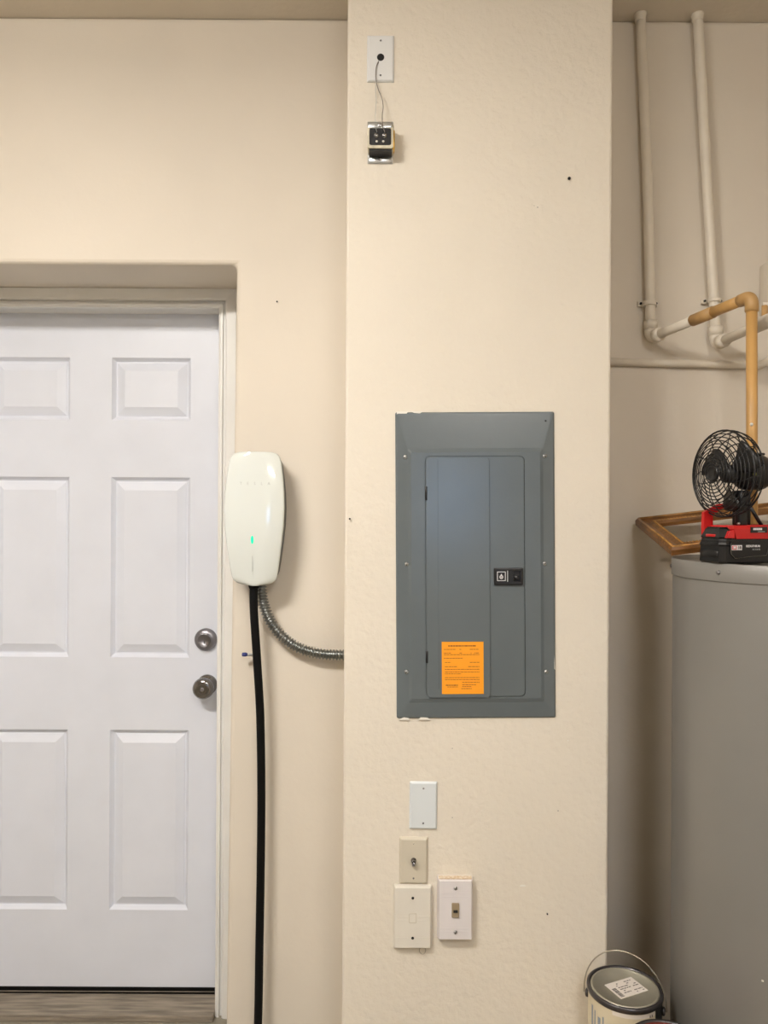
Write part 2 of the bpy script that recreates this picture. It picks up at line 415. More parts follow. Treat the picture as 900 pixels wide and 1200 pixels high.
# notice
no = MB().box(plx(516.5), plx(565), -T-.0044, -T-.0034, plz(811), plz(750.5)).build('notice', 'label', pn)
no['label'] = 'orange paper notice with small print'
rnd = random.Random(3)
pl = MB()
def bar(xa, xb, yc_, h): pl.box(plx(xa), plx(xb), -T-.0047, -T-.0043, plz(yc_+h/2), plz(yc_-h/2))
def words(xa, xb, yc_, h):
    x = xa
    while x < xb:
        w = min(rnd.uniform(1.2, 4.0), xb-x); bar(x, x+w, yc_, h); x += w + .55
words(524, 556, 755.2, 1.3)
for yy, segs in ((759.3, ((519, 533), (537, 539), (549, 559))), (763.5, ((519, 527), (537, 540), (550, 551), (554, 560))), (765.4, ((519, 560),)), (769.5, ((519, 541),)),
                 (774.4, ((520, 527), (549, 560))), (779.3, ((520, 534), (547, 560))), (782.4, ((520, 560),)), (785.6, ((520, 560),)), (787.6, ((520, 539),)),
                 (792, ((520, 560),)), (794.4, ((520, 560),)), (797.6, ((540, 560),)), (800.4, ((540, 556),)), (802.4, ((540, 551),)), (804.8, ((539, 551),))):
    for s0, s1 in segs: words(s0, s1, yy, .65)
words(521, 535, 800.8, 1.1); words(523, 535, 802.8, .6)
pl.build('print', 'labelink', no)['kind'] = 'stuff'
for x, y, a in ((475.5, 535.5, .3), (476.5, 660.5, 1.2), (475.5, 786, .7), (638, 535, 2.0), (637, 660.5, .2), (638.5, 786.5, 1.0)):
    screw(pn, plx(x), plz(y), -.008, .0052, ang=a)
MB().lathe([(.0022, 0), (.0022, .0006)], (plx(639.5), -.0068, plz(494)), '-y', 10).build('screw_hole', 'dark', pn)
# slopped wall paint along the edges of the cover
def chip(pts, t=.0012):
    k = MB(); l0 = [Vector((plx(x), -.0015, plz(y))) for x, y in pts]; l1 = [v + Vector((0, -t*3, 0)) for v in l0]
    return k.loops([l0, l1], 0, False, True, True).build('paint_splash', 'chip', pn)
chip([(466, 482), (479, 482.3), (477, 485), (471, 484.6), (468, 488), (465.6, 489)])
chip([(482, 482), (496, 482.2), (493, 484.4), (486, 483.8)])
chip([(466.5, 842.5), (472, 839.5), (478, 840.6), (479, 842.6)]); chip([(489, 842.6), (492, 839.6), (500, 840), (503, 842.7)])
chip([(648.5, 768), (646.3, 772), (647, 781), (649.3, 785)]); chip([(647.8, 520), (646.6, 526), (646.8, 541), (648.4, 545)]); chip([(648.3, 560), (647, 568), (647.3, 590), (648.5, 600)])

# ================================================================== WALL PLATES
def plate(name, x0, y0, x1, y1, th, m, label, cat='wall plate', edge=.004, group=None, rot=0):
    A, B = at(x0, y0, YC), at(x1, y1, YC); c = (A+B)/2; w = (B.x-A.x)/2; h = (A.z-B.z)/2
    t = thing(name, c, label, cat, group, (0, rot, 0))
    MB().loops([rrect(-w, w, -h, h, 0, .002), rrect(-w, w, -h, h, -th*.35, .002), rrect(-w+edge*.5, w-edge*.5, -h+edge*.5, h-edge*.5, -th*.8, .002), rrect(-w+edge, w-edge, -h+edge, h-edge, -th, .002)],
               0, False, False, True).build('faceplate', m, t)
    return t, w, h
# top plate with cable hole
t, w, h = plate('wall_plate', 430.3, 42.5, 461.8, 97, .0065, 'plate', 'white wall plate with a wire coming out of its round centre hole')
screw(t, 0, .0405, -.0060, .0024, m='nickel_dark'); screw(t, 0, -.0405, -.0060, .0024, m='nickel_dark')
MB().lathe([(.0085, 0), (.0085, .0006), (.007, .0008)], (0, -.0062, .0015), '-y', 20).build('wire_hole', 'dark', t)
# blank plate
t, w, h = plate('wall_plate', 480, 915.5, 512, 971, .006, 'plate_grey', 'blank bluish white wall plate below the breaker panel', rot=.006)
screw(t, 0, .0405, -.0055, .0024, m='nickel_dark'); screw(t, 0, -.0405, -.0055, .0024, m='nickel_dark')
# ivory coax plate
t, w, h = plate('wall_plate', 468, 980.5, 501, 1034.5, .007, 'ivory', 'ivory wall plate with a metal cable connector', edge=.005)
screw(t, 0, .0405, -.0065, .0022, m='ivory'); screw(t, 0, -.0405, -.0065, .0022, m='nickel_dark')
cx = MB().lathe([(.0062, 0), (.0062, .004), (.0048, .0042), (.0048, .0125), (.0036, .0135), (.0034, .009)], (0, -.0065, .002), '-y', 16).build('coax_connector', 'nickel', t)
MB().box(-.0032, .0032, -.0185, -.006, -.0075, -.002).build('connector_nut', 'nickel_dark', cx)
# big phone jack plate
t, w, h = plate('phone_jack', 461.3, 1035.5, 505.5, 1109, .014, 'offwhite', 'large off white phone jack cover with a wire loop below', 'phone jack', edge=.004)
for z in (.0465, -.0465): screw(t, 0, z, -.0135, .0033, m='dark', slot=False)
for z in (.0045, -.0045, -.0465+.001):
    for xa, xb in ((-w+.006, -.012), (.012, w-.006)):
        MB().box(xa, xb, -.0146, -.0138, z-.0005, z+.0005).build('ridge', 'offwhite', t)
jk = MB(); 
for q in ((-.0085, .0085, .010, .0112), (-.0085, .0085, -.0112, -.010), (-.0085, -.0073, -.0112, .0112), (.0073, .0085, -.0112, .0112)):
    jk.box(q[0], q[1], -.0150, -.0138, q[2], q[3])
jk.build('jack_bezel', 'ivory', t)
MB().box(-.0073, .0073, -.0143, -.0138, -.010, .010).build('jack_cover', 'offwhite', t)
hk = at(495, 1112, YC) - Vector(t.location)
MB().tube([(hk.x + .0072*math.cos(a*PI/10), -.006, hk.z + .0002 - .0085*math.sin(a*PI/10)) for a in range(-3, 14)], .0011, 8).build('wire_loop', 'steelwire', t)
# button box
t, w, h = plate('push_button_box', 512.3, 1025.5, 553, 1097, .022, 'lilac', 'thick white button box with a tan centre button and two big screws', 'button box', edge=.004)
MB().loops([[Vector(q) for q in ((-w+.002, -.003, h-.0005), (w-.002, -.003, h-.0005), (w-.002, -.003, h+.0006), (-w+.002, -.003, h+.0006))],
            [Vector(q) for q in ((-w+.003, -.017, h-.0015), (w-.003, -.017, h-.0015), (w-.003, -.017, h+.0001), (-w+.003, -.017, h+.0001))]], 0, False, True, True).build('stained_top', 'grime', t)
screw(t, .0005, .0515, -.0215, .0046, ang=1.4); screw(t, .0005, -.0500, -.0215, .0046, ang=1.2)
sw = MB().loops([rrect(-.0085, .0085, -.0155, .0175, -.0215, .002), rrect(-.0085, .0085, -.0155, .0175, -.0250, .002), rrect(-.0070, .0070, -.0140, .0160, -.0256, .0015)], 0, False, False, True).build('button', 'brown_switch', t)
MB().box(-.0050, .0050, -.0285, -.0250, -.0025, .0025).build('button_slot', 'dark', sw)
for z in (.040, .032, -.0405, -.048):
    MB().box(-w+.008, w-.008, -.0226, -.0218, z-.0004, z+.0004).build('ridge', 'lilac', t)

# ================================================================== DOORBELL TRANSFORMER
A, B = at(431, 143, YC), at(460.5, 192.5, YC); c = (A+B)/2; w = (B.x-A.x)/2; h = (A.z-B.z)/2
tr = thing('doorbell_transformer', c, 'small metal doorbell transformer with screw terminals, high on the pillar', 'transformer')
def tz(y, p): return (CZ - (y-600)/F*(YC-p)) - c.z
pB = .042
br = MB(); br.bbox(-w, w, -.003, 0, -h, h, .001, 1)
bro = br.build('mounting_plate', 'zinc', tr)
MB().bbox(-w+.003, w-.003, -.006, -.002, -h+.001, -h+.019, .001, 1).build('lower_tab', 'zinc', tr)
MB().lathe([(.0045, 0), (.0040, .0015), (.0015, .002)], (0, -.006, -h+.010), '-y', 12).build('tab_screw', 'screw', tr)
zt, zb_ = tz(150, pB), tz(173.5, pB)
MB().bbox(-w+.001, w+.001, -pB+.006, -.003, zb_-.001, zt+.012, .003, 2).build('core', 'core', tr)
MB().bbox(w-.004, w+.0035, -pB+.003, -.012, zb_, zt-.002, .002, 1).build('lamination_edge', 'brass', tr)
MB().loops([rrect(-w, w, zb_, zt+.002, -pB+.008, .005), rrect(-w, w, zb_, zt+.002, -pB, .005), rrect(-w+.0045, w-.0045, zb_+.006, zt, -pB-.001, .005), rrect(-w+.005, w-.005, zb_+.0065, zt, -pB+.003, .005)], 0, False, False, True).build('frame', 'core', tr)
MB().box(-w+.005, w-.005, -pB+.0005, -pB+.006, zb_+.0065, zt+.0005).build('terminal_block', 'black', tr)
MB().bbox(-w+.001, w-.003, -pB-.001, -pB+.012, zt-.001, zt+.0125, .002, 2).build('upper_tab', 'zinc', tr)
MB().box(-w+.004, w-.003, -pB+.004, -.006, zb_-.004, zb_+.001).build('coil_underside', 'black', tr)
MB().lathe([(.0055, 0), (.0045, .0015), (.0015, .002)], (-.001, -pB-.001, zt+.006), '-y', 12).build('tab_screw', 'screw', tr)
for x in (-.0095, .0095):
    screw(tr, x, zt-.017, -pB+.0005, .0055, 'terminal_screw', ang=.8)
for x in (-.0080, .0070):
    MB().lathe([(.0028, 0), (.0022, .0015)], (x, -pB+.0005, zt-.0305), '-y', 12).build('rivet', 'chip', tr)
def wire(name, pts, r, m, label):
    P = [Vector(p_) for p_ in pts]
    # smooth with Catmull-Rom
    out = []
    for i in range(len(P)-1):
        p0, p1, p2, p3 = P[max(i-1, 0)], P[i], P[i+1], P[min(i+2, len(P)-1)]
        for k in range(6):
            u = k/6
            out.append(.5*((2*p1) + (p2-p0)*u + (2*p0-5*p1+4*p2-p3)*u*u + (3*p1-p0-3*p2+p3)*u**3))
    out.append(P[-1])
    return tag(MB().tube(out, r, 8).build(name, m, org=P[-1]), label, 'wire')
wire('bell_wire', [at(445.5, 70, YC+.004), at(443, 73, YC-.008), at(440.8, 80, YC-.010), at(440.5, 92, YC-.010), at(443, 104, YC-.012), at(447.5, 115, YC-.014), at(449, 125, YC-.018), at(448, 135, YC-.026), at(448.5, 147, YC-.046), at(451, 155, YC-.047)],
     .0011, 'wire_grey', 'grey and brown bell wire between the holed plate and the transformer')
wire('bell_wire', [at(442, 94, YC-.009), at(440, 104, YC-.008), at(441, 118, YC-.006), at(440, 132, YC-.012), at(440, 146, YC-.046), at(441.5, 155, YC-.047)],
     .0006, 'logo', 'thin pale strand of bell wire hanging beside the thicker brown one')

# ================================================================== CAR CHARGER
CH0 = at(296, 608, YW)                      # centre on the wall
YF = YW - .108
def chx(x, y=608): return at(x, y, YF).x
def chz(y): return CZ - (y-600)/F*YF
cc = Vector(((chx(261)+chx(332))/2, YW, chz(608)))
ch = thing('car_charger', cc, 'white glass fronted car charger with a green light on the wall by the door', 'car charger')
zt, zb_ = chz(530)-cc.z, chz(688)-cc.z
def half(u):        # u 0 bottom .. 1 top : half width
    K = [(0, .014), (.008, .030), (.02, .044), (.04, .0535), (.065, .0575), (.15, .0625), (.3, .0695), (.45, .0752), (.58, .0770), (.7, .0755), (.82, .0715), (.92, .0665), (.965, .062), (.988, .055), (1, .043)]
    for i in range(len(K)-1):
        if K[i][0] <= u <= K[i+1][0]:
            f = (u-K[i][0])/(K[i+1][0]-K[i][0]); return K[i][1] + (K[i+1][1]-K[i][1])*f
    return K[-1][1]
def dep(u): return .088 + .020*math.sin(PI*min(1, max(0, (u*.9+.06))))
def sect(u, sc, yoff, n=14):
    w_ = half(u)*sc; z = zb_ + (zt-zb_)*u; z = z*1.0
    return [Vector((w_*math.sin(-PI/2 + PI*i/n) , -dep(u) + yoff + .012*abs(math.sin(-PI/2+PI*i/n))**2.5, z)) for i in range(n+1)]
U = [0, .008, .02, .04, .065, .1, .15, .225, .3, .375, .45, .515, .58, .64, .7, .76, .82, .87, .92, .965, .988, 1]
fc = MB()
# the glass face: front skin, rolled edge, back
def faceloops():
    lines = [sect(u, .97, 0) for u in U]
    return lines
lines = faceloops()
n1 = len(lines[0])
fc.loops(lines, 0, True, False, False, closed=False)
face = fc.build('glass_face', 'glassface', ch)
# perimeter loop for the white edge and the dark shell
def perim(sc, yoff, zsc=1.0):
    l = [sect(u, sc, yoff)[-1] for u in U] + [p_ for p_ in reversed(sect(1, sc, yoff)[1:-1])] + [sect(u, sc, yoff)[0] for u in reversed(U)] + sect(0, sc, yoff)[1:-1]
    return [Vector((p_.x, p_.y, p_.z*zsc)) for p_ in l]
rim = MB().loops([perim(.97, 0), perim(1.0, .003, 1.006), perim(1.0, .009, 1.006), perim(.96, .012, .99)], 0, True, False, False)
rim.build('face_edge', 'facerim', ch)
sh = [perim(.985, .010, .995)]
def flat(l, y, sx, sz): return [Vector((p_.x*sx, y, p_.z*sz)) for p_ in l]
base = perim(1.0, 0, 1)
sh.append(flat(base, -.055, .97, .985)); sh.append(flat(base, -.012, .93, .96)); sh.append(flat(base, 0, .92, .955))
MB().loops(sh, 0, True, True, True).build('shell', 'shell', ch)
def fy(u, x):         # face depth at height u, local x
    s_ = abs(x)/(half(u)*.97); return -dep(u) + .012*min(1, s_)**2.5
ul = lambda y: (chz(y)-cc.z-zb_)/(zt-zb_)
xl_ = chx(295.5) - cc.x
led = MB(); 
led.loops([[Vector((xl_ + a*.0034*math.cos(k*PI/6), fy(ul(633.5), xl_) - d, chz(633.5)-cc.z + a*.0105*math.sin(k*PI/6))) for k in range(12)] for a, d in ((1, -.001), (1, .0006), (.7, .001))], 0, True, False, True)
led.build('status_light', 'led', ch)
MB().box(xl_-.0005, xl_+.0005, fy(ul(655), xl_)-.0006, fy(ul(655), xl_)+.002, chz(671)-cc.z, chz(643)-cc.z).build('light_groove', 'logo', ch)
zt_ = chz(567.5)-cc.z
for i_, ch_ in enumerate('TESLA'):
    x_ = chx(281.5 + i_*8.2) - cc.x
    text(ch_, .0105, 'logo', ch, Matrix.Translation((x_, fy(ul(567.5), x_)-.0006, zt_)) @ FRONT, 'letter')
# cable gland, charge cable
g0 = at(297.5, 688, YW-.062)
MB().lathe([(.014, 0), (.014, -.016), (.012, -.022)], Vector((g0.x, g0.y, cc.z+zb_+.012)) - cc, 'z', 20).build('cable_gland', 'rubber', ch)
def smooth(P, k=8):
    P = [Vector(p_) for p_ in P]; out = []
    for i in range(len(P)-1):
        p0, p1, p2, p3 = P[max(i-1, 0)], P[i], P[i+1], P[min(i+2, len(P)-1)]
        for q in range(k):
            u = q/k
            out.append(.5*((2*p1) + (p2-p0)*u + (2*p0-5*p1+4*p2-p3)*u*u + (3*p1-p0-3*p2+p3)*u**3))
    return out + [P[-1]]
cp = [Vector((g0.x, g0.y, cc.z+zb_+.004)), at(297.5, 715, YW-.062), at(301, 770, YW-.060), at(305, 840, YW-.055), at(306.3, 930, YW-.05), at(305.5, 1020, YW-.05), at(304, 1110, YW-.05), at(302.3, 1200, YW-.05)]
cp.append(Vector((cp[-1].x - .006, YW-.06, .06))); cp.append(Vector((cp[-1].x, YW-.09, .012))); cp.append(Vector((cp[-1].x+.03, YW-.25, .011))); cp.append(Vector((cp[-1].x+.2, YW-.45, .011)))
tag(MB().tube(smooth(cp), .0108, 14).build('charge_cable', 'rubber', org=(cp[-1].x, cp[-1].y, 0)), 'thick black charge cable hanging from the white charger to the floor', 'cable')
# ribbed conduit
YCo = YW - .028
cdp = smooth([Vector((at(306, 690, YW-.035).x, YW-.035, cc.z+zb_+.008)), at(307, 698, YW-.035), at(310.5, 713, YW-.034), at(318, 730, YW-.032), at(330, 745, YW-.03), at(346, 757, YCo), at(364, 764, YCo), at(383, 767, YCo), at(402, 767.6, YCo), at(410, 767.6, YCo)], 40)
# resample at even spacing and corrugate
acc = [0]
for i in range(1, len(cdp)): acc.append(acc[-1] + (cdp[i]-cdp[i-1]).length)
Ltot = acc[-1]; pitch = .0085; nn = int(Ltot/pitch)*6; pts = []; rs = []
j = 0
for i in range(nn+1):
    s_ = Ltot*i/nn
    while j < len(acc)-2 and acc[j+1] < s_: j += 1
    f = (s_-acc[j])/max(1e-9, acc[j+1]-acc[j]); pts.append(cdp[j].lerp(cdp[j+1], min(1, f)))
    rs.append(.0125 + .0026*math.cos(2*PI*i/6))
tag(MB().tube(pts, rs, 18).build('metal_conduit', 'conduit', org=pts[-1]), 'ribbed flexible metal conduit curving from the charger into the pillar', 'conduit')
# small blue tipped anchor in the wall
a0 = at(300, 768, YW)
an = thing('wall_anchor', a0, 'small blue tipped plastic anchor sticking out of the wall', 'wall anchor')
a1 = at(289.5, 767, YW-.03) - a0; a2 = at(284, 767, YW-.036) - a0
MB().tube([(0, .004, 0), a1*.6, a1], .0042, 10).build('shank', 'clear', an)
MB().tube([a1, a1.lerp(a2, .4), a2], [.0046, .0056, .0050], 10).build('tip', 'blue', an)

# ================================================================== NAILS, HOLES ON THE WALLS
def nail(x, y, Y, r, label, m='dark', L=.006):
    p_ = at(x, y, Y)
    return tag(MB().lathe([(r*.5, -.006), (r*.5, L*.6), (r, L*.6), (r, L)], (0, 0, 0), '-y', 10).build('nail', m), label, 'nail'), p_
for x, y, Y, r, lb in ((666.5, 210, YC, .0036, 'dark nail head high on the pillar right of the transformer'), (410, 608, YC, .0022, 'small dark nail on the pillar edge beside the charger'),
                       (641, 1070, YC, .0018, 'tiny dark nail low on the pillar right of the button box'), (325, 354, YW, .0022, 'small dark nail in the wall above the charger')):
    o, p_ = nail(x, y, Y, r, lb); o.location = p_

# small paint scars that belong to the pillar
for x, y, w_, m_ in ((665.5, 868, 2.2, 'chip'), (630, 243, 1.6, 'wire_grey'), (626, 241, 1.0, 'wire_grey'), (612, 1038, 9, 'chip'), (530, 877, 1.2, 'wire_grey'), (654, 950, 1.6, 'wire_grey'), (530, 958, 1.4, 'wire_grey')):
    c_ = at(x, y, YC); k_ = w_*S*.5; h_ = min(k_, .0025)
    pts_ = [Vector((c_.x + k_*math.cos(a*PI/4)*random.uniform(.6, 1.1), YC, c_.z + h_*math.sin(a*PI/4)*random.uniform(.6, 1.1))) for a in range(8)]
    MB().loops([pts_, [q + Vector((0, -.0006, 0)) for q in pts_]], 0, False, True, True).build('paint_scar', m_, po)

# ================================================================== PIPES ON THE RIGHT
YP = YW - .024
def pipe_run(x0, y0, x1, y1, dep_end, xe, ye, label, tail=None):
    pass
R1 = .0142
# first riser
top1 = at(750.5, 17, YP); top1.z = ZTOP
e1 = at(762.5, 396, YP)
pr = thing('water_pipe', Vector((e1.x, YP, e1.z)), 'tan plastic water pipe dropping to the heater from a cream painted riser', 'pipe')
o = Vector(pr.location)
mid = top1.lerp(e1, .5) + Vector((.004, 0, 0))
MB().tube([p_ - o for p_ in smooth([top1, mid, e1 + Vector((0, 0, .02))], 6)], R1-.0015, 16).build('riser', 'pipepaint', pr)
MB().lathe([(.0165, 0), (.0165, -.004), (.0142, -.008), (.0142, -.02)], top1 - o, 'z', 18).build('ceiling_collar', 'pipepaint', pr)
YE = 1.70
ee = at(881, 347, YE)
# wall elbow: socket down, bend, socket outwards
dirh = (ee - e1).normalized()
def bend(c, d0, d1, r_, k=7):
    """quarter bend through corner c from direction d0 (incoming travel) to d1"""
    a = c - d0*r_; z = c + d1*r_
    return [a*(1-u)**2 + c*2*u*(1-u) + z*u*u for u in [i/k for i in range(k+1)]]
dn = Vector((0, 0, -1))
el = bend(e1, dn, dirh, .022)
MB().tube([e1 - dn*.045 - o, e1 - dn*.0225 - o], .0175, 16).build('elbow_socket', 'pipepaint', pr)
MB().tube([p_ - o for p_ in el], .0168, 16).build('elbow', 'pipepaint', pr)
MB().tube([e1 + dirh*.021 - o, e1 + dirh*.040 - o], .0178, 16).build('elbow_socket', 'pipepaint', pr)
xs_ = [e1.lerp(ee, u) for u in (0.05, .5, .56, .6, 1)]
MB().tube([xs_[0] - o, xs_[1] - o], .0118, 16).build('painted_branch', 'pipepaint', pr)
MB().tube([e1.lerp(ee, .46) - o, e1.lerp(ee, .66) - o], .0142, 16).build('coupling', 'cpvc_fit', pr)
MB().tube([e1.lerp(ee, .64) - o, ee - dirh*.02 - o], .0125, 16).build('tan_branch', 'cpvc', pr)
el2 = bend(ee, dirh, dn, .02)
MB().tube([ee - dirh*.035 - o] + [p_ - o for p_ in el2] + [ee + dn*.034 - o], .0143, 16).build('elbow', 'cpvc_fit', pr)
HZ = CZ - .1006
MB().tube([ee + dn*.03 - o, Vector((at(882, 560, YE).x, YE, HZ+.004)) - o], .0117, 16).build('drop_pipe', 'cpvc', pr)
pz = at(881, 498, YE)
MB().lathe([(.004, 0), (.0035, .0008), (.001, .001)], Vector((ee.x-.004, YE-.0108, pz.z)) - o, '-y', 9).build('paint_spot', 'chip', pr)
# strap and its nail
st = at(761.2, 355, YP)
MB().lathe([(.0162, -.005), (.0170, -.0045), (.0170, .0045), (.0162, .005)], st - o, 'z', 18).build('strap', 'pipepaint', pr)
MB().lathe([(.0166, -.0012), (.0176, -.001), (.0176, .001), (.0166, .0012)], st - o + Vector((0, 0, -.006)), 'z', 18).build('strap_edge', 'pipepaint', pr)
MB().box(st.x-o.x-.026, st.x-o.x-.014, .012, .022, st.z-o.z-.005, st.z-o.z+.007).build('strap_tab', 'pipepaint', pr)
MB().box(st.x-o.x+.014, st.x-o.x+.026, .012, .022, st.z-o.z-.005, st.z-o.z+.007).build('strap_tab', 'pipepaint', pr)
for dx in (-.020, .021):
    MB().lathe([(.003, 0), (.003, .006), (.0015, .007)], Vector((st.x-o.x+dx, .013, st.z-o.z+.001)), '-y', 9).build('strap_nail', 'dark', pr)

# second riser
top2 = at(817.5, 20, YP); top2.z = ZTOP
e2 = at(839, 403, YP)
pr = thing('water_pipe', Vector((e2.x, YP, e2.z)), 'all cream painted water pipe with a low elbow and a valve', 'pipe')
o = Vector(pr.location)
MB().tube([p_ - o for p_ in smooth([top2, top2.lerp(e2, .5), e2 + Vector((0, 0, .02))], 6)], R1-.0012, 16).build('riser', 'pipepaint', pr)
MB().lathe([(.0165, 0), (.0165, -.004), (.0142, -.008), (.0142, -.02)], top2 - o, 'z', 18).build('ceiling_collar', 'pipepaint', pr)
ef = at(896, 378, 1.815); ef.z = e2.z + .002
dirh = (ef - e2).normalized()
MB().tube([e2 - dn*.045 - o, e2 - dn*.0225 - o], .0178, 16).build('elbow_socket', 'pipepaint', pr)
MB().tube([p_ - o for p_ in bend(e2, dn, dirh, .022)], .0170, 16).build('elbow', 'pipepaint', pr)
MB().tube([e2 + dirh*.021 - o, e2 + dirh*.045 - o], .0178, 16).build('elbow_socket', 'pipepaint', pr)
MB().tube([e2 + dirh*.03 - o, ef - o], .0118, 16).build('painted_branch', 'pipepaint', pr)
vb = MB(); vb.tube([ef - dirh*.03 - o, ef - dirh*.026 - o, ef + dirh*.03 - o, ef + dirh*.034 - o], [.014, .018, .018, .014], 8)
vb.build('valve_body', 'pipepaint', pr)
MB().tube([ef - o + Vector((0, 0, .012)), ef - o + Vector((0, 0, .04))], .007, 10).build('valve_stem', 'cpvc_fit', pr)
MB().tube([ef - o + Vector((-.004, 0, .042)), ef - o + Vector((.06, -.01, .044))], .006, 10).build('valve_lever', 'pipepaint', pr)
ex = ef + dirh*.12
MB().tube([ef - o, ex - o], .0118, 14).build('painted_branch', 'pipepaint', pr)
MB().tube([ex - dirh*.03 - o] + [p_ - o for p_ in bend(ex, dirh, dn, .02)] + [ex + dn*.03 - o], .0143, 14).build('elbow', 'cpvc_fit', pr)
MB().tube([ex + dn*.02 - o, Vector((ex.x, ex.y, HZ+.004)) - o], .0117, 14).build('drop_pipe', 'cpvc', pr)
st = at(837.2, 352, YP)
MB().lathe([(.0162, -.005), (.0170, -.0045), (.0170, .0045), (.0162, .005)], st - o, 'z', 18).build('strap', 'pipepaint', pr)
for dx in (-.021, .021):
    MB().box(st.x-o.x+dx-.006, st.x-o.x+dx+.006, .012, .022, st.z-o.z-.005, st.z-o.z+.007).build('strap_tab', 'pipepaint', pr)
    MB().lathe([(.003, 0), (.003, .006), (.0015, .007)], Vector((st.x-o.x+dx, .013, st.z-o.z+.001)), '-y', 9).build('strap_nail', 'dark', pr)
# horizontal painted pipe along the wall
hp0 = at(712, 424, YW-.010); hp1 = at(890, 428, YW-.010)
tag(MB().tube([hp0, hp0.lerp(hp1, .5), hp1, at(905, 421, YW-.012), at(960, 395, YW-.012)], .0105, 14).build('wall_pipe', 'pipepaint', org=hp0), 'thin cream painted pipe running level along the wall behind the risers', 'pipe')
# edge of a painted conduit box at the right border
bx = at(906, 352, YW)
jb = thing('junction_box', bx, 'cream painted junction box on the wall above the valve', 'junction box')
MB().bbox(-.038, .07, -.05, 0, -.045, .09, .005, 2).build('box_body', 'pipepaint', jb)
MB().bbox(-.034, .066, -.054, -.048, -.041, .086, .003, 2).build('box_cover', 'pipepaint', jb)

# ================================================================== WATER HEATER
HC = Vector((.899, 1.70, 0)); HR = .25; PZ = .26
tag(MB().box(.38, 1.40, 1.30, YC-.012, 0, PZ).build('heater_platform', 'platform', bevel=.004, org=(.89, 1.55, 0)), 'plywood platform under the water heater and paint cans', 'platform')
ht = thing('water_heater', (HC.x, HC.y, PZ), 'tall grey cylindrical water heater with a fan and picture frame on top', 'water heater')
hz = HZ - PZ
MB().lathe([(HR-.004, 0), (HR-.003, .003), (HR-.003, hz-.030)], (0, 0, 0), 'z', 96, cap1=False).build('jacket', 'heater', ht)
MB().lathe([(HR-.003, hz-.038), (HR-.0005, hz-.0375), (HR, hz-.036), (HR, hz-.002), (HR-.0015, hz), (HR-.006, hz), (HR-.008, hz-.003), (.02, hz-.003)], (0, 0, 0), 'z', 96).build('top_cap', 'heatertop', ht)
for a in (-2.05 - .0, 2.85, -2.62+2*PI*0 - .0, -1.2, -.3, .6, 1.5):
    k = MB(); c_, s_ = math.cos(a), math.sin(a)
    k.lathe([(.0048, 0), (.0044, .0018), (.0018, .0028)], (0, 0, 0), '-y', 12)
    ob = k.build('cap_screw', 'nickel_dark', ht); ob.location = (HR*c_, HR*s_, hz-.019); ob.rotation_euler = (0, 0, a + PI/2)
for a, z, l in ((-2.1, .70, .010), (-2.0, .57, .004), (-2.25, .33, .004), (-2.0, .39, .004)):
    k = MB(); k.loops([[Vector((-l*.5, 0, -.002)), Vector((l*.5, 0, -l*.4)), Vector((l*.5, 0, -l*.4+.003)), Vector((-l*.5, 0, .002))], [Vector((-l*.5, -.0006, -.002)), Vector((l*.5, -.0006, -l*.4)), Vector((l*.5, -.0006, -l*.4+.003)), Vector((-l*.5, -.0006, .002))]], 0, False, True, True)
    ob = k.build('paint_chip', 'chip', ht); ob.location = ((HR-.003)*math.cos(a), (HR-.003)*math.sin(a), z); ob.rotation_euler = (0, 0, a + PI/2)

# ================================================================== PICTURE FRAME
fA = Vector((.648, 1.742, HZ + .012)); 
fx = Vector((1, -.07, .125)).normalized()
fB = Vector((.668, 2.030, 1.476)); fyv = (fB - fA); FLn = fyv.length; fyv.normalize()
fyv = (fyv - fx*fyv.dot(fx)).normalized(); fz = fx.cross(fyv)
fr = thing('picture_frame', fA, 'empty carved brown wooden picture frame leaning on the wall behind the fan', 'picture frame')
fr.matrix_world = Matrix.Translation(fA) @ Matrix((fx, fyv, fz)).transposed().to_4x4()
FW = .40
prof = [(0, -.006), (0, .006), (.004, .012), (.010, .012), (.016, .007), (.026, .005), (.034, .009), (.040, .009), (.044, .003), (.044, -.006)]
cor = [((0, 0), (1, 1)), ((FW, 0), (-1, 1)), ((FW, FLn), (-1, -1)), ((0, FLn), (1, -1))]
for k in range(4):
    (p0, d0), (p1, d1) = cor[k], cor[(k+1) % 4]
    ls = [[Vector((p0[0]+d0[0]*a, p0[1]+d0[1]*a, z)) for a, z in prof], [Vector((p1[0]+d1[0]*a, p1[1]+d1[1]*a, z)) for a, z in prof]]
    rail = MB().loops(ls, 0, False, True, True).build('rail', 'wood', fr)
    # carved beads along the inner lip and an outer lip
    lip = MB(); a = .0375
    q0 = Vector((p0[0]+d0[0]*a, p0[1]+d0[1]*a, .0095)); q1 = Vector((p1[0]+d1[0]*a, p1[1]+d1[1]*a, .0095)); nb = int((q1-q0).length/.0075)
    ts = [q0.lerp(q1, i/(nb*4)) for i in range(nb*4+1)]
    lip.tube(ts, [.0020 + .0012*math.sin(i*PI/2) for i in range(nb*4+1)], 6)
    lip.build('carved_lip', 'wood_lip', rail)
    lip = MB(); a = .007
    lip.tube([Vector((p0[0]+d0[0]*a, p0[1]+d0[1]*a, .0125)), Vector((p1[0]+d1[0]*a, p1[1]+d1[1]*a, .0125))], .0028, 8)
    lip.build('outer_lip', 'wood_lip', rail)

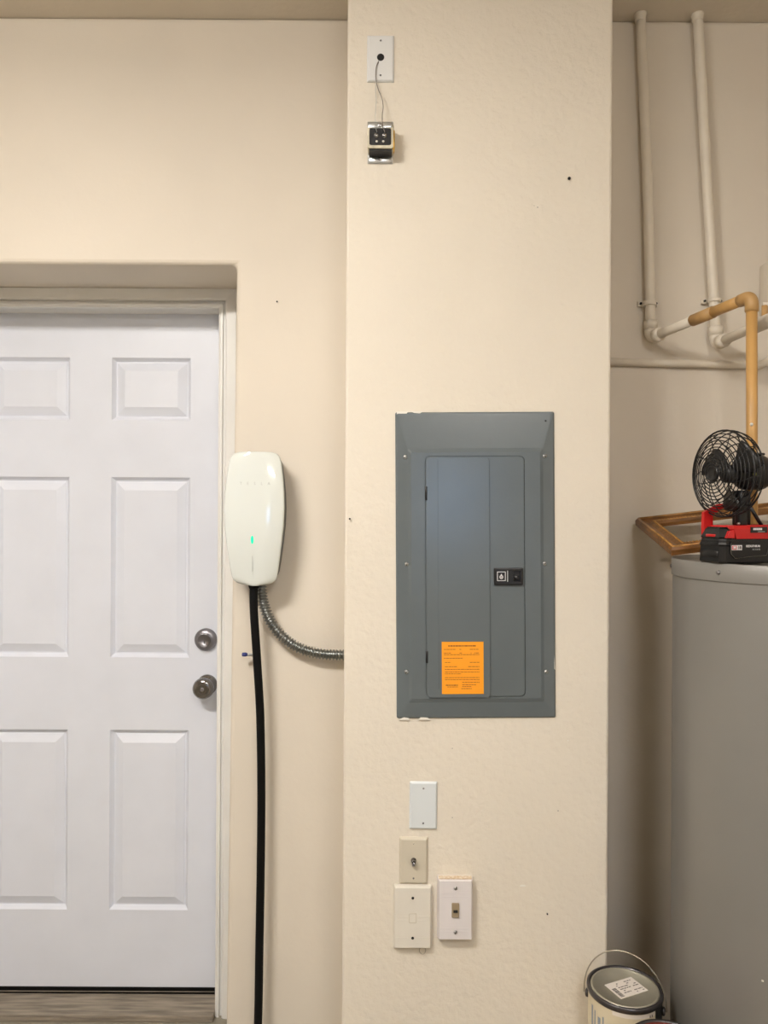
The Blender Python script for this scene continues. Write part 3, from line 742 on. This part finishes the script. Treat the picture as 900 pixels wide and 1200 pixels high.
# ================================================================== FAN
fdir = Vector((-.955, -.297)); fdir.normalize()
nrm = Vector((.297, -.955)); nrm.normalize()
LB, WB = .132, .076
corner = Vector((.681, 1.556))
rc = corner - fdir*(LB/2) - nrm*(WB/2)
fan = thing('jobsite_fan', (rc.x, rc.y, HZ), 'black wire cage cordless fan on a red and black battery base atop the heater', 'fan', rot=(0, 0, math.atan2(fdir.y, fdir.x)))
# battery: tapered block with ribs
def blk(x0, x1, y0, y1, z0, z1, ch=.008, tp=.0):
    """prism with chamfered plan corners, tp: inset at the top"""
    def ring(z, i):
        a0, a1, c0, c1 = x0+i, x1-i, y0+i, y1-i
        return [Vector(q) for q in ((a0+ch, c0, z), (a1-ch, c0, z), (a1, c0+ch, z), (a1, c1-ch, z), (a1-ch, c1, z), (a0+ch, c1, z), (a0, c1-ch, z), (a0, c0+ch, z))]
    return [ring(z0, .003), ring(z0+.004, 0), ring(z1-.004, tp*.6), ring(z1, tp)]
bt = MB().loops(blk(-LB/2, LB/2, -WB/2, WB/2, 0, .050, .010, .003), 0, False, True, True).build('battery', 'black_gloss', fan)
for z in (.018, .034):
    MB().loops(blk(-LB/2+.012, LB/2+.0012, -WB/2-.001, WB/2+.001, z, z+.0085, .010, .002), 0, False, True, True).build('rib', 'black', bt) if z > .03 else MB().bbox(LB/2-.004, LB/2+.0015, -WB/2+.012, WB/2-.012, z-.006, z+.008, .001, 1).build('rib', 'black', bt)
# label plate on the long side of the battery
yb = WB/2 + .0006
lb = MB().loops([[Vector((x, yb-.002, z)) for x, z in ((.046, .046), (-.052, .046), (-.044, .016), (.036, .010), (.046, .020))], [Vector((x, yb+.0012, z)) for x, z in ((.046, .046), (-.052, .046), (-.044, .016), (.036, .010), (.046, .020))]], 0, False, True, True)
lbo = lb.build('label_plate', 'black', bt)
MB().tube([(.046, yb+.0014, .043), (.046, yb+.0014, .021), (.036, yb+.0014, .011), (-.043, yb+.0014, .0165), (-.051, yb+.0014, .043)], .0005, 6).build('plate_outline', 'conduit', bt)
SIDE = lambda x, z, y=0.0: Matrix.Translation((x + .012*(z < .045), WB/2+.0032+y, z)) @ Matrix.Rotation(PI, 4, 'Z') @ FRONT
m18 = MB().box(.008, .0335-.0005, yb+.0010, yb+.0015, .0275, .0375).build('logo_patch', 'fanlabel', bt)
m18.location = (.011, 0, 0)
MB().box(.0325, .0430, yb+.0014, yb+.0018, .0285, .0365).build('logo_patch', 'fanlabel_red', bt)
text('M', .0085, 'fanlabel', bt, SIDE(.0258, .0325, -.0002), bold=.0003); text('18', .0085, 'ink', bt, SIDE(.0135, .0325, -.0004), bold=.0003)
text('REDLITHIUM', .0062, 'fanlabel', bt, SIDE(-.0205, .0352, -.0008), bold=.0001)
text('XC 5.0 Ah', .0046, 'logo', bt, SIDE(-.0285, .0285, -.0008))
# red housing on the battery
hs = MB().loops([[Vector(q) for q in ((-.066, -.036, .0502), (.030, -.036, .0502), (.030, .037, .0502), (-.066, .037, .0502))],
                 [Vector(q) for q in ((-.066, -.036, .070), (.036, -.036, .070), (.036, .037, .070), (-.066, .037, .070))],
                 [Vector(q) for q in ((-.064, -.030, .079), (.032, -.030, .077), (.032, .031, .077), (-.064, .031, .079))]], 0, False, True, True)
hso = hs.build('red_housing', 'red', fan)
nose = MB().loops(blk(.028, LB/2-.001, -.036, .0375, .0495, .074, .010, .011), 0, False, True, True).build('housing_nose', 'black_gloss', fan)
MB().loops([[Vector(q) for q in ((.036, .0372, .052), (.058, .0352, .052), (.050, .0335, .066), (.036, .0352, .068))], [Vector(q) for q in ((.036, .0392, .052), (.058, .0372, .052), (.050, .0355, .066), (.036, .0372, .068))]], 0, False, True, True).build('release_button', 'red', nose)
MB().tube([(.053, .0378, .054), (.046, .0368, .0665)], .0008, 6).build('button_line', 'fanlabel_red', nose)
MB().bbox(LB/2-.008, LB/2-.001, -.012, .016, .053, .059, .001, 1).build('release_button', 'red', nose)
bd = MB().box(-.046, -.0045, .0368, .0382, .0625, .0745).build('badge', 'black', hso)
for xa, xb in ((-.014, -.0105), (-.0185, -.0148), (-.0225, -.0193), (-.0275, -.0233), (-.0325, -.0283)):
    MB().box(xa, xb, .0380, .0386, .0680, .0722).build('badge_print', 'fanlabel', hso)
MB().box(-.040, -.022, .0380, .0385, .0642, .0652).build('badge_line', 'logo', hso)
# red carry bracket behind the cage
hb = MB()
hb.loops([[Vector(q) for q in ((.022, -.046, .03), (.046, -.046, .03), (.046, -.030, .03), (.022, -.030, .03))],
          [Vector(q) for q in ((.026, -.046, .075), (.048, -.046, .075), (.048, -.036, .075), (.026, -.036, .075))],
          [Vector(q) for q in ((.024, -.046, .098), (.046, -.046, .104), (.046, -.038, .104), (.024, -.038, .098))],
          [Vector(q) for q in ((.0, -.044, .112), (.010, -.044, .122), (.010, -.038, .122), (.0, -.038, .112))],
          [Vector(q) for q in ((-.030, -.044, .114), (-.030, -.044, .124), (-.030, -.038, .124), (-.030, -.038, .114))]], 0, False, True, True)
hb.build('carry_bracket', 'red', fan)
# neck and struts
HX, HZc, GR = .030, .184, .0895
MB().bbox(-.030, -.004, -.016, .012, .076, .150, .004, 2).build('neck', 'black', fan)
MB().bbox(-.010, .010, .008, .024, .076, .118, .003, 2).build('pivot', 'black_gloss', fan)
MB().tube([(-.016, .020, .120), (-.044, .024, .078)], .0038, 8).build('strut', 'black', fan)
MB().lathe([(.0028, 0), (.0028, .004), (.001, .005)], (0, 0, 0), '-y', 10).build('pivot_screw', 'screw', fan).location = (.012, .020, .081)
bpy.data.objects['pivot_screw'].rotation_euler = (0, 0, PI)
# motor
MB().lathe([(.012, -.108), (.030, -.104), (.036, -.094), (.037, -.072), (.037, -.052), (.030, -.040), (.018, -.030), (.014, -.008)], (HX, 0, HZc+.004), 'x', 32).build('motor_housing', 'black', fan)
MB().bbox(HX-.098, HX-.040, -.004, .010, HZc+.040, HZc+.0455, .002, 1).build('motor_lever', 'black_gloss', fan)
# blades
MB().lathe([(.010, -.030), (.018, -.026), (.019, -.006), (.014, .000), (.004, .003)], (HX, 0, HZc), 'x', 24).build('blade_hub', 'blade', fan)
for k in range(3):
    a0 = k*2*PI/3 + .35; L0 = []; L1 = []
    for i in range(7):
        u = i/6; r_ = .014 + u*.064; wd = (.26 + .26*u - .18*u**6)
        row0, row1 = [], []
        for j_ in range(5):
            v_ = (j_/4 - .5)*2; a = a0 + v_*wd*1.15 + .28*u
            xx = HX - .016 + v_*(.009 - .002*u)
            row0.append(Vector((xx, r_*math.cos(a), HZc + r_*math.sin(a))))
            row1.append(Vector((xx+.0016, r_*math.cos(a), HZc + r_*math.sin(a))))
        L0.append(row0); L1.append(row1)
    bl = MB(); bl.loops([l0 + list(reversed(l1)) for l0, l1 in zip(L0, L1)], 0, True, True, True)
    bl.build('blade', 'blade', fan)
# cage
def dome(r_): return HX + .006 + .024*(1 - (r_/GR)**2.4)
def ring(r_, x, wr, name='cage_ring'):
    return MB().tube([(x, r_*math.cos(2*PI*i/40), HZc + r_*math.sin(2*PI*i/40)) for i in range(40)], wr, 5, closed=True).build(name, 'black', fan)
nr = 11
for i in range(nr):
    r_ = .0195 + (GR-.0195)*i/(nr-1)
    ring(r_, dome(r_) - (0 if i < nr-1 else .002), .00115 if i < nr-1 else .0020)
for r_, x in ((GR, HX-.010), (GR-.003, HX-.022), (GR-.012, HX-.031), (GR-.026, HX-.036), (GR-.040, HX-.039), (.038, HX-.041)):
    ring(r_, x, .0013, 'rear_ring')
for k in range(9):
    a0 = 2*PI*k/9; P = []
    for i in range(9):
        r_ = .014 + (GR-.014)*i/8; a = a0 + .6*(i/8)
        P.append((dome(r_)-.0020, r_*math.cos(a), HZc + r_*math.sin(a)))
    P.append((HX-.012, GR*math.cos(a0+.6), HZc + GR*math.sin(a0+.6)))
    MB().tube(P, .00105, 5).build('cage_spoke', 'black', fan)
for k in range(10):
    a = 2*PI*k/10 + .2
    MB().tube([(HX-.010, GR*math.cos(a), HZc+GR*math.sin(a)), (HX-.022, (GR-.003)*math.cos(a), HZc+(GR-.003)*math.sin(a)), (HX-.036, (GR-.026)*math.cos(a), HZc+(GR-.026)*math.sin(a)), (HX-.042, .034*math.cos(a), HZc+.034*math.sin(a))], .0013, 5).build('rear_spoke', 'black', fan)
MB().lathe([(.017, -.004), (.0172, 0), (.014, .002), (.0135, .0012), (.004, .0012)], (dome(.012), 0, HZc), 'x', 28).build('cage_badge', 'black', fan)
MB().lathe([(.005, 0), (.004, .001)], (0, 0, 0), '-y', 10).build('olive_spot', 'olive', fan).location = (HX-.044, .0375, HZc-.002)  # small yellow green disc on the side of the motor housing
bpy.data.objects['olive_spot'].rotation_euler = (0, 0, PI)

# ================================================================== PAINT CANS
def paint_can(loc, label, lidm, bodym, rad=.0815, H=.192, extra=True):
    t = thing('paint_can', loc, label, 'paint can', 'paint cans beside the heater')
    MB().lathe([(rad-.003, 0), (rad-.001, .002), (rad-.001, .006), (rad-.003, .008), (rad-.003, H-.012)], (0, 0, 0), 'z', 48, cap1=False).build('can_body', bodym, t)
    MB().lathe([(rad-.003, H-.014), (rad, H-.011), (rad+.0005, H-.006), (rad, H-.001), (rad-.003, H), (rad-.006, H-.001), (rad-.007, H-.006), (rad-.010, H-.0065)], (0, 0, 0), 'z', 48, cap0=False, cap1=False).build('can_rim', 'canrim', t)
    MB().lathe([(rad-.0068, H-.007), (rad-.0085, H-.002), (rad-.011, H-.001), (rad-.0135, H-.002), (rad-.015, H-.0055), (.01, H-.0055)], (0, 0, 0), 'z', 48, cap0=False).build('lid', lidm, t)
    return t
canZ = CZ - 1.050 - PZ
HCAN = canZ
pc1 = paint_can((.541, 1.718, PZ), 'cream labelled paint can with a white sticker on its tin lid', 'canlid', 'canbody', H=HCAN)
# sticker on lid
cth = math.radians(24)
stk = MB().box(-.026, .026, -.020, .020, HCAN-.0055, HCAN-.0047).build('lid_sticker', 'paper', pc1); stk.rotation_euler = (0, 0, cth); stk.location = (.004, .002, 0); stk.scale = (1.45, 1.35, 1)
ik = MB(); z0, z1 = HCAN-.0048, HCAN-.0044
for i in range(9): ik.box(-.0235, -.0165, -.017+i*.0026, -.0155+i*.0026+(.0004 if i % 3 else 0), z0, z1)
rr = random.Random(5)
for i in range(7):
    x = -.012
    while x < .022:
        w_ = rr.uniform(.002, .007)
        if rr.random() < .62: ik.box(x, min(x+w_, .023), -.016+i*.0048, -.0142+i*.0048, z0, z1)
        x += w_ + .0012
ik.build('sticker_print', 'ink', stk)['kind'] = 'stuff'
# ears and bail
ea = math.atan2(-.035, .08)
er = .0815
for s_ in (0, PI):
    a = ea + s_
    k = MB().lathe([(.009, -.002), (.009, .003), (.006, .005), (.003, .005)], (0, 0, 0), '-y', 14).build('bail_ear', 'canrim', pc1)
    k.location = (er*math.cos(a)*.985, er*math.sin(a)*.985, HCAN-.035); k.rotation_euler = (0, 0, a + PI/2)
bp_ = []
for i in range(25):
    v_ = PI*i/24; q = .0885*math.cos(v_)
    bp_.append((q*math.cos(ea), q*math.sin(ea) + .010*math.sin(v_), HCAN-.035 + .106*math.sin(v_)**.9))
MB().tube(bp_, .0014, 8).build('bail', 'steelwire', pc1)
# dark band of the label on the right flank and drips on the left
def wrap(parent, name, m, a0, a1, z0, z1, rad=.0787, ragged=0):
    L0 = []; k = 10
    lo = [Vector((rad*math.cos(a0+(a1-a0)*i/k), rad*math.sin(a0+(a1-a0)*i/k), z0 + ragged*math.sin(i*2.3))) for i in range(k+1)]
    hi = [Vector((rad*math.cos(a0+(a1-a0)*i/k), rad*math.sin(a0+(a1-a0)*i/k), z1)) for i in range(k+1)]
    return MB().loops([lo, hi], 0, True, False, False, closed=False).build(name, m, parent)
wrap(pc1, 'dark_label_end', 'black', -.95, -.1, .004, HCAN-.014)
for a_, w_, zt2 in ((-2.95, .08, .030), (-2.80, .05, .036), (-2.66, .10, .044), (-2.50, .05, .038), (-2.40, .07, .050), (-2.25, .04, .046)):
    wrap(pc1, 'paint_drip', 'canpatch', a_, a_+w_, .05, HCAN-zt2, ragged=.012)
wrap(pc1, 'label_band', 'paper', -2.2, -.97, HCAN-.023, HCAN-.0142)
for i, x in enumerate((-1.17, -1.10)):
    wrap(pc1, 'label_print', 'ink', x, x+.035, HCAN-.024, HCAN-.0185, rad=.0790)
pc2 = paint_can((.572, 1.527, PZ), 'paint can with a dark red lid standing in front of the cream one', 'redlid', 'canbody', H=HCAN)

# ================================================================== CEILING LAMPS (real fixtures of the garage)
def lamp(x, y, lx, ly, label, side):
    t = thing('ceiling_lamp_%s_offscreen' % side, (x, y, ZTOP), label, 'ceiling lamp', 'garage ceiling lamps')
    MB().bbox(-lx/2-.03, lx/2+.03, -ly/2-.03, ly/2+.03, -.05, 0, .006, 2).build('lamp_body', 'fixture', t)
    MB().bbox(-lx/2, lx/2, -ly/2, ly/2, -.085, -.048, .012, 2).build('diffuser_%s_offscreen' % side, 'lamp', t)
lamp(-1.0, .30, .70, .26, 'lit ceiling lamp above the floor in front of the door', 'left')
lamp(.62, -.9, .62, .15, 'lit ceiling lamp nearer the garage window', 'right')
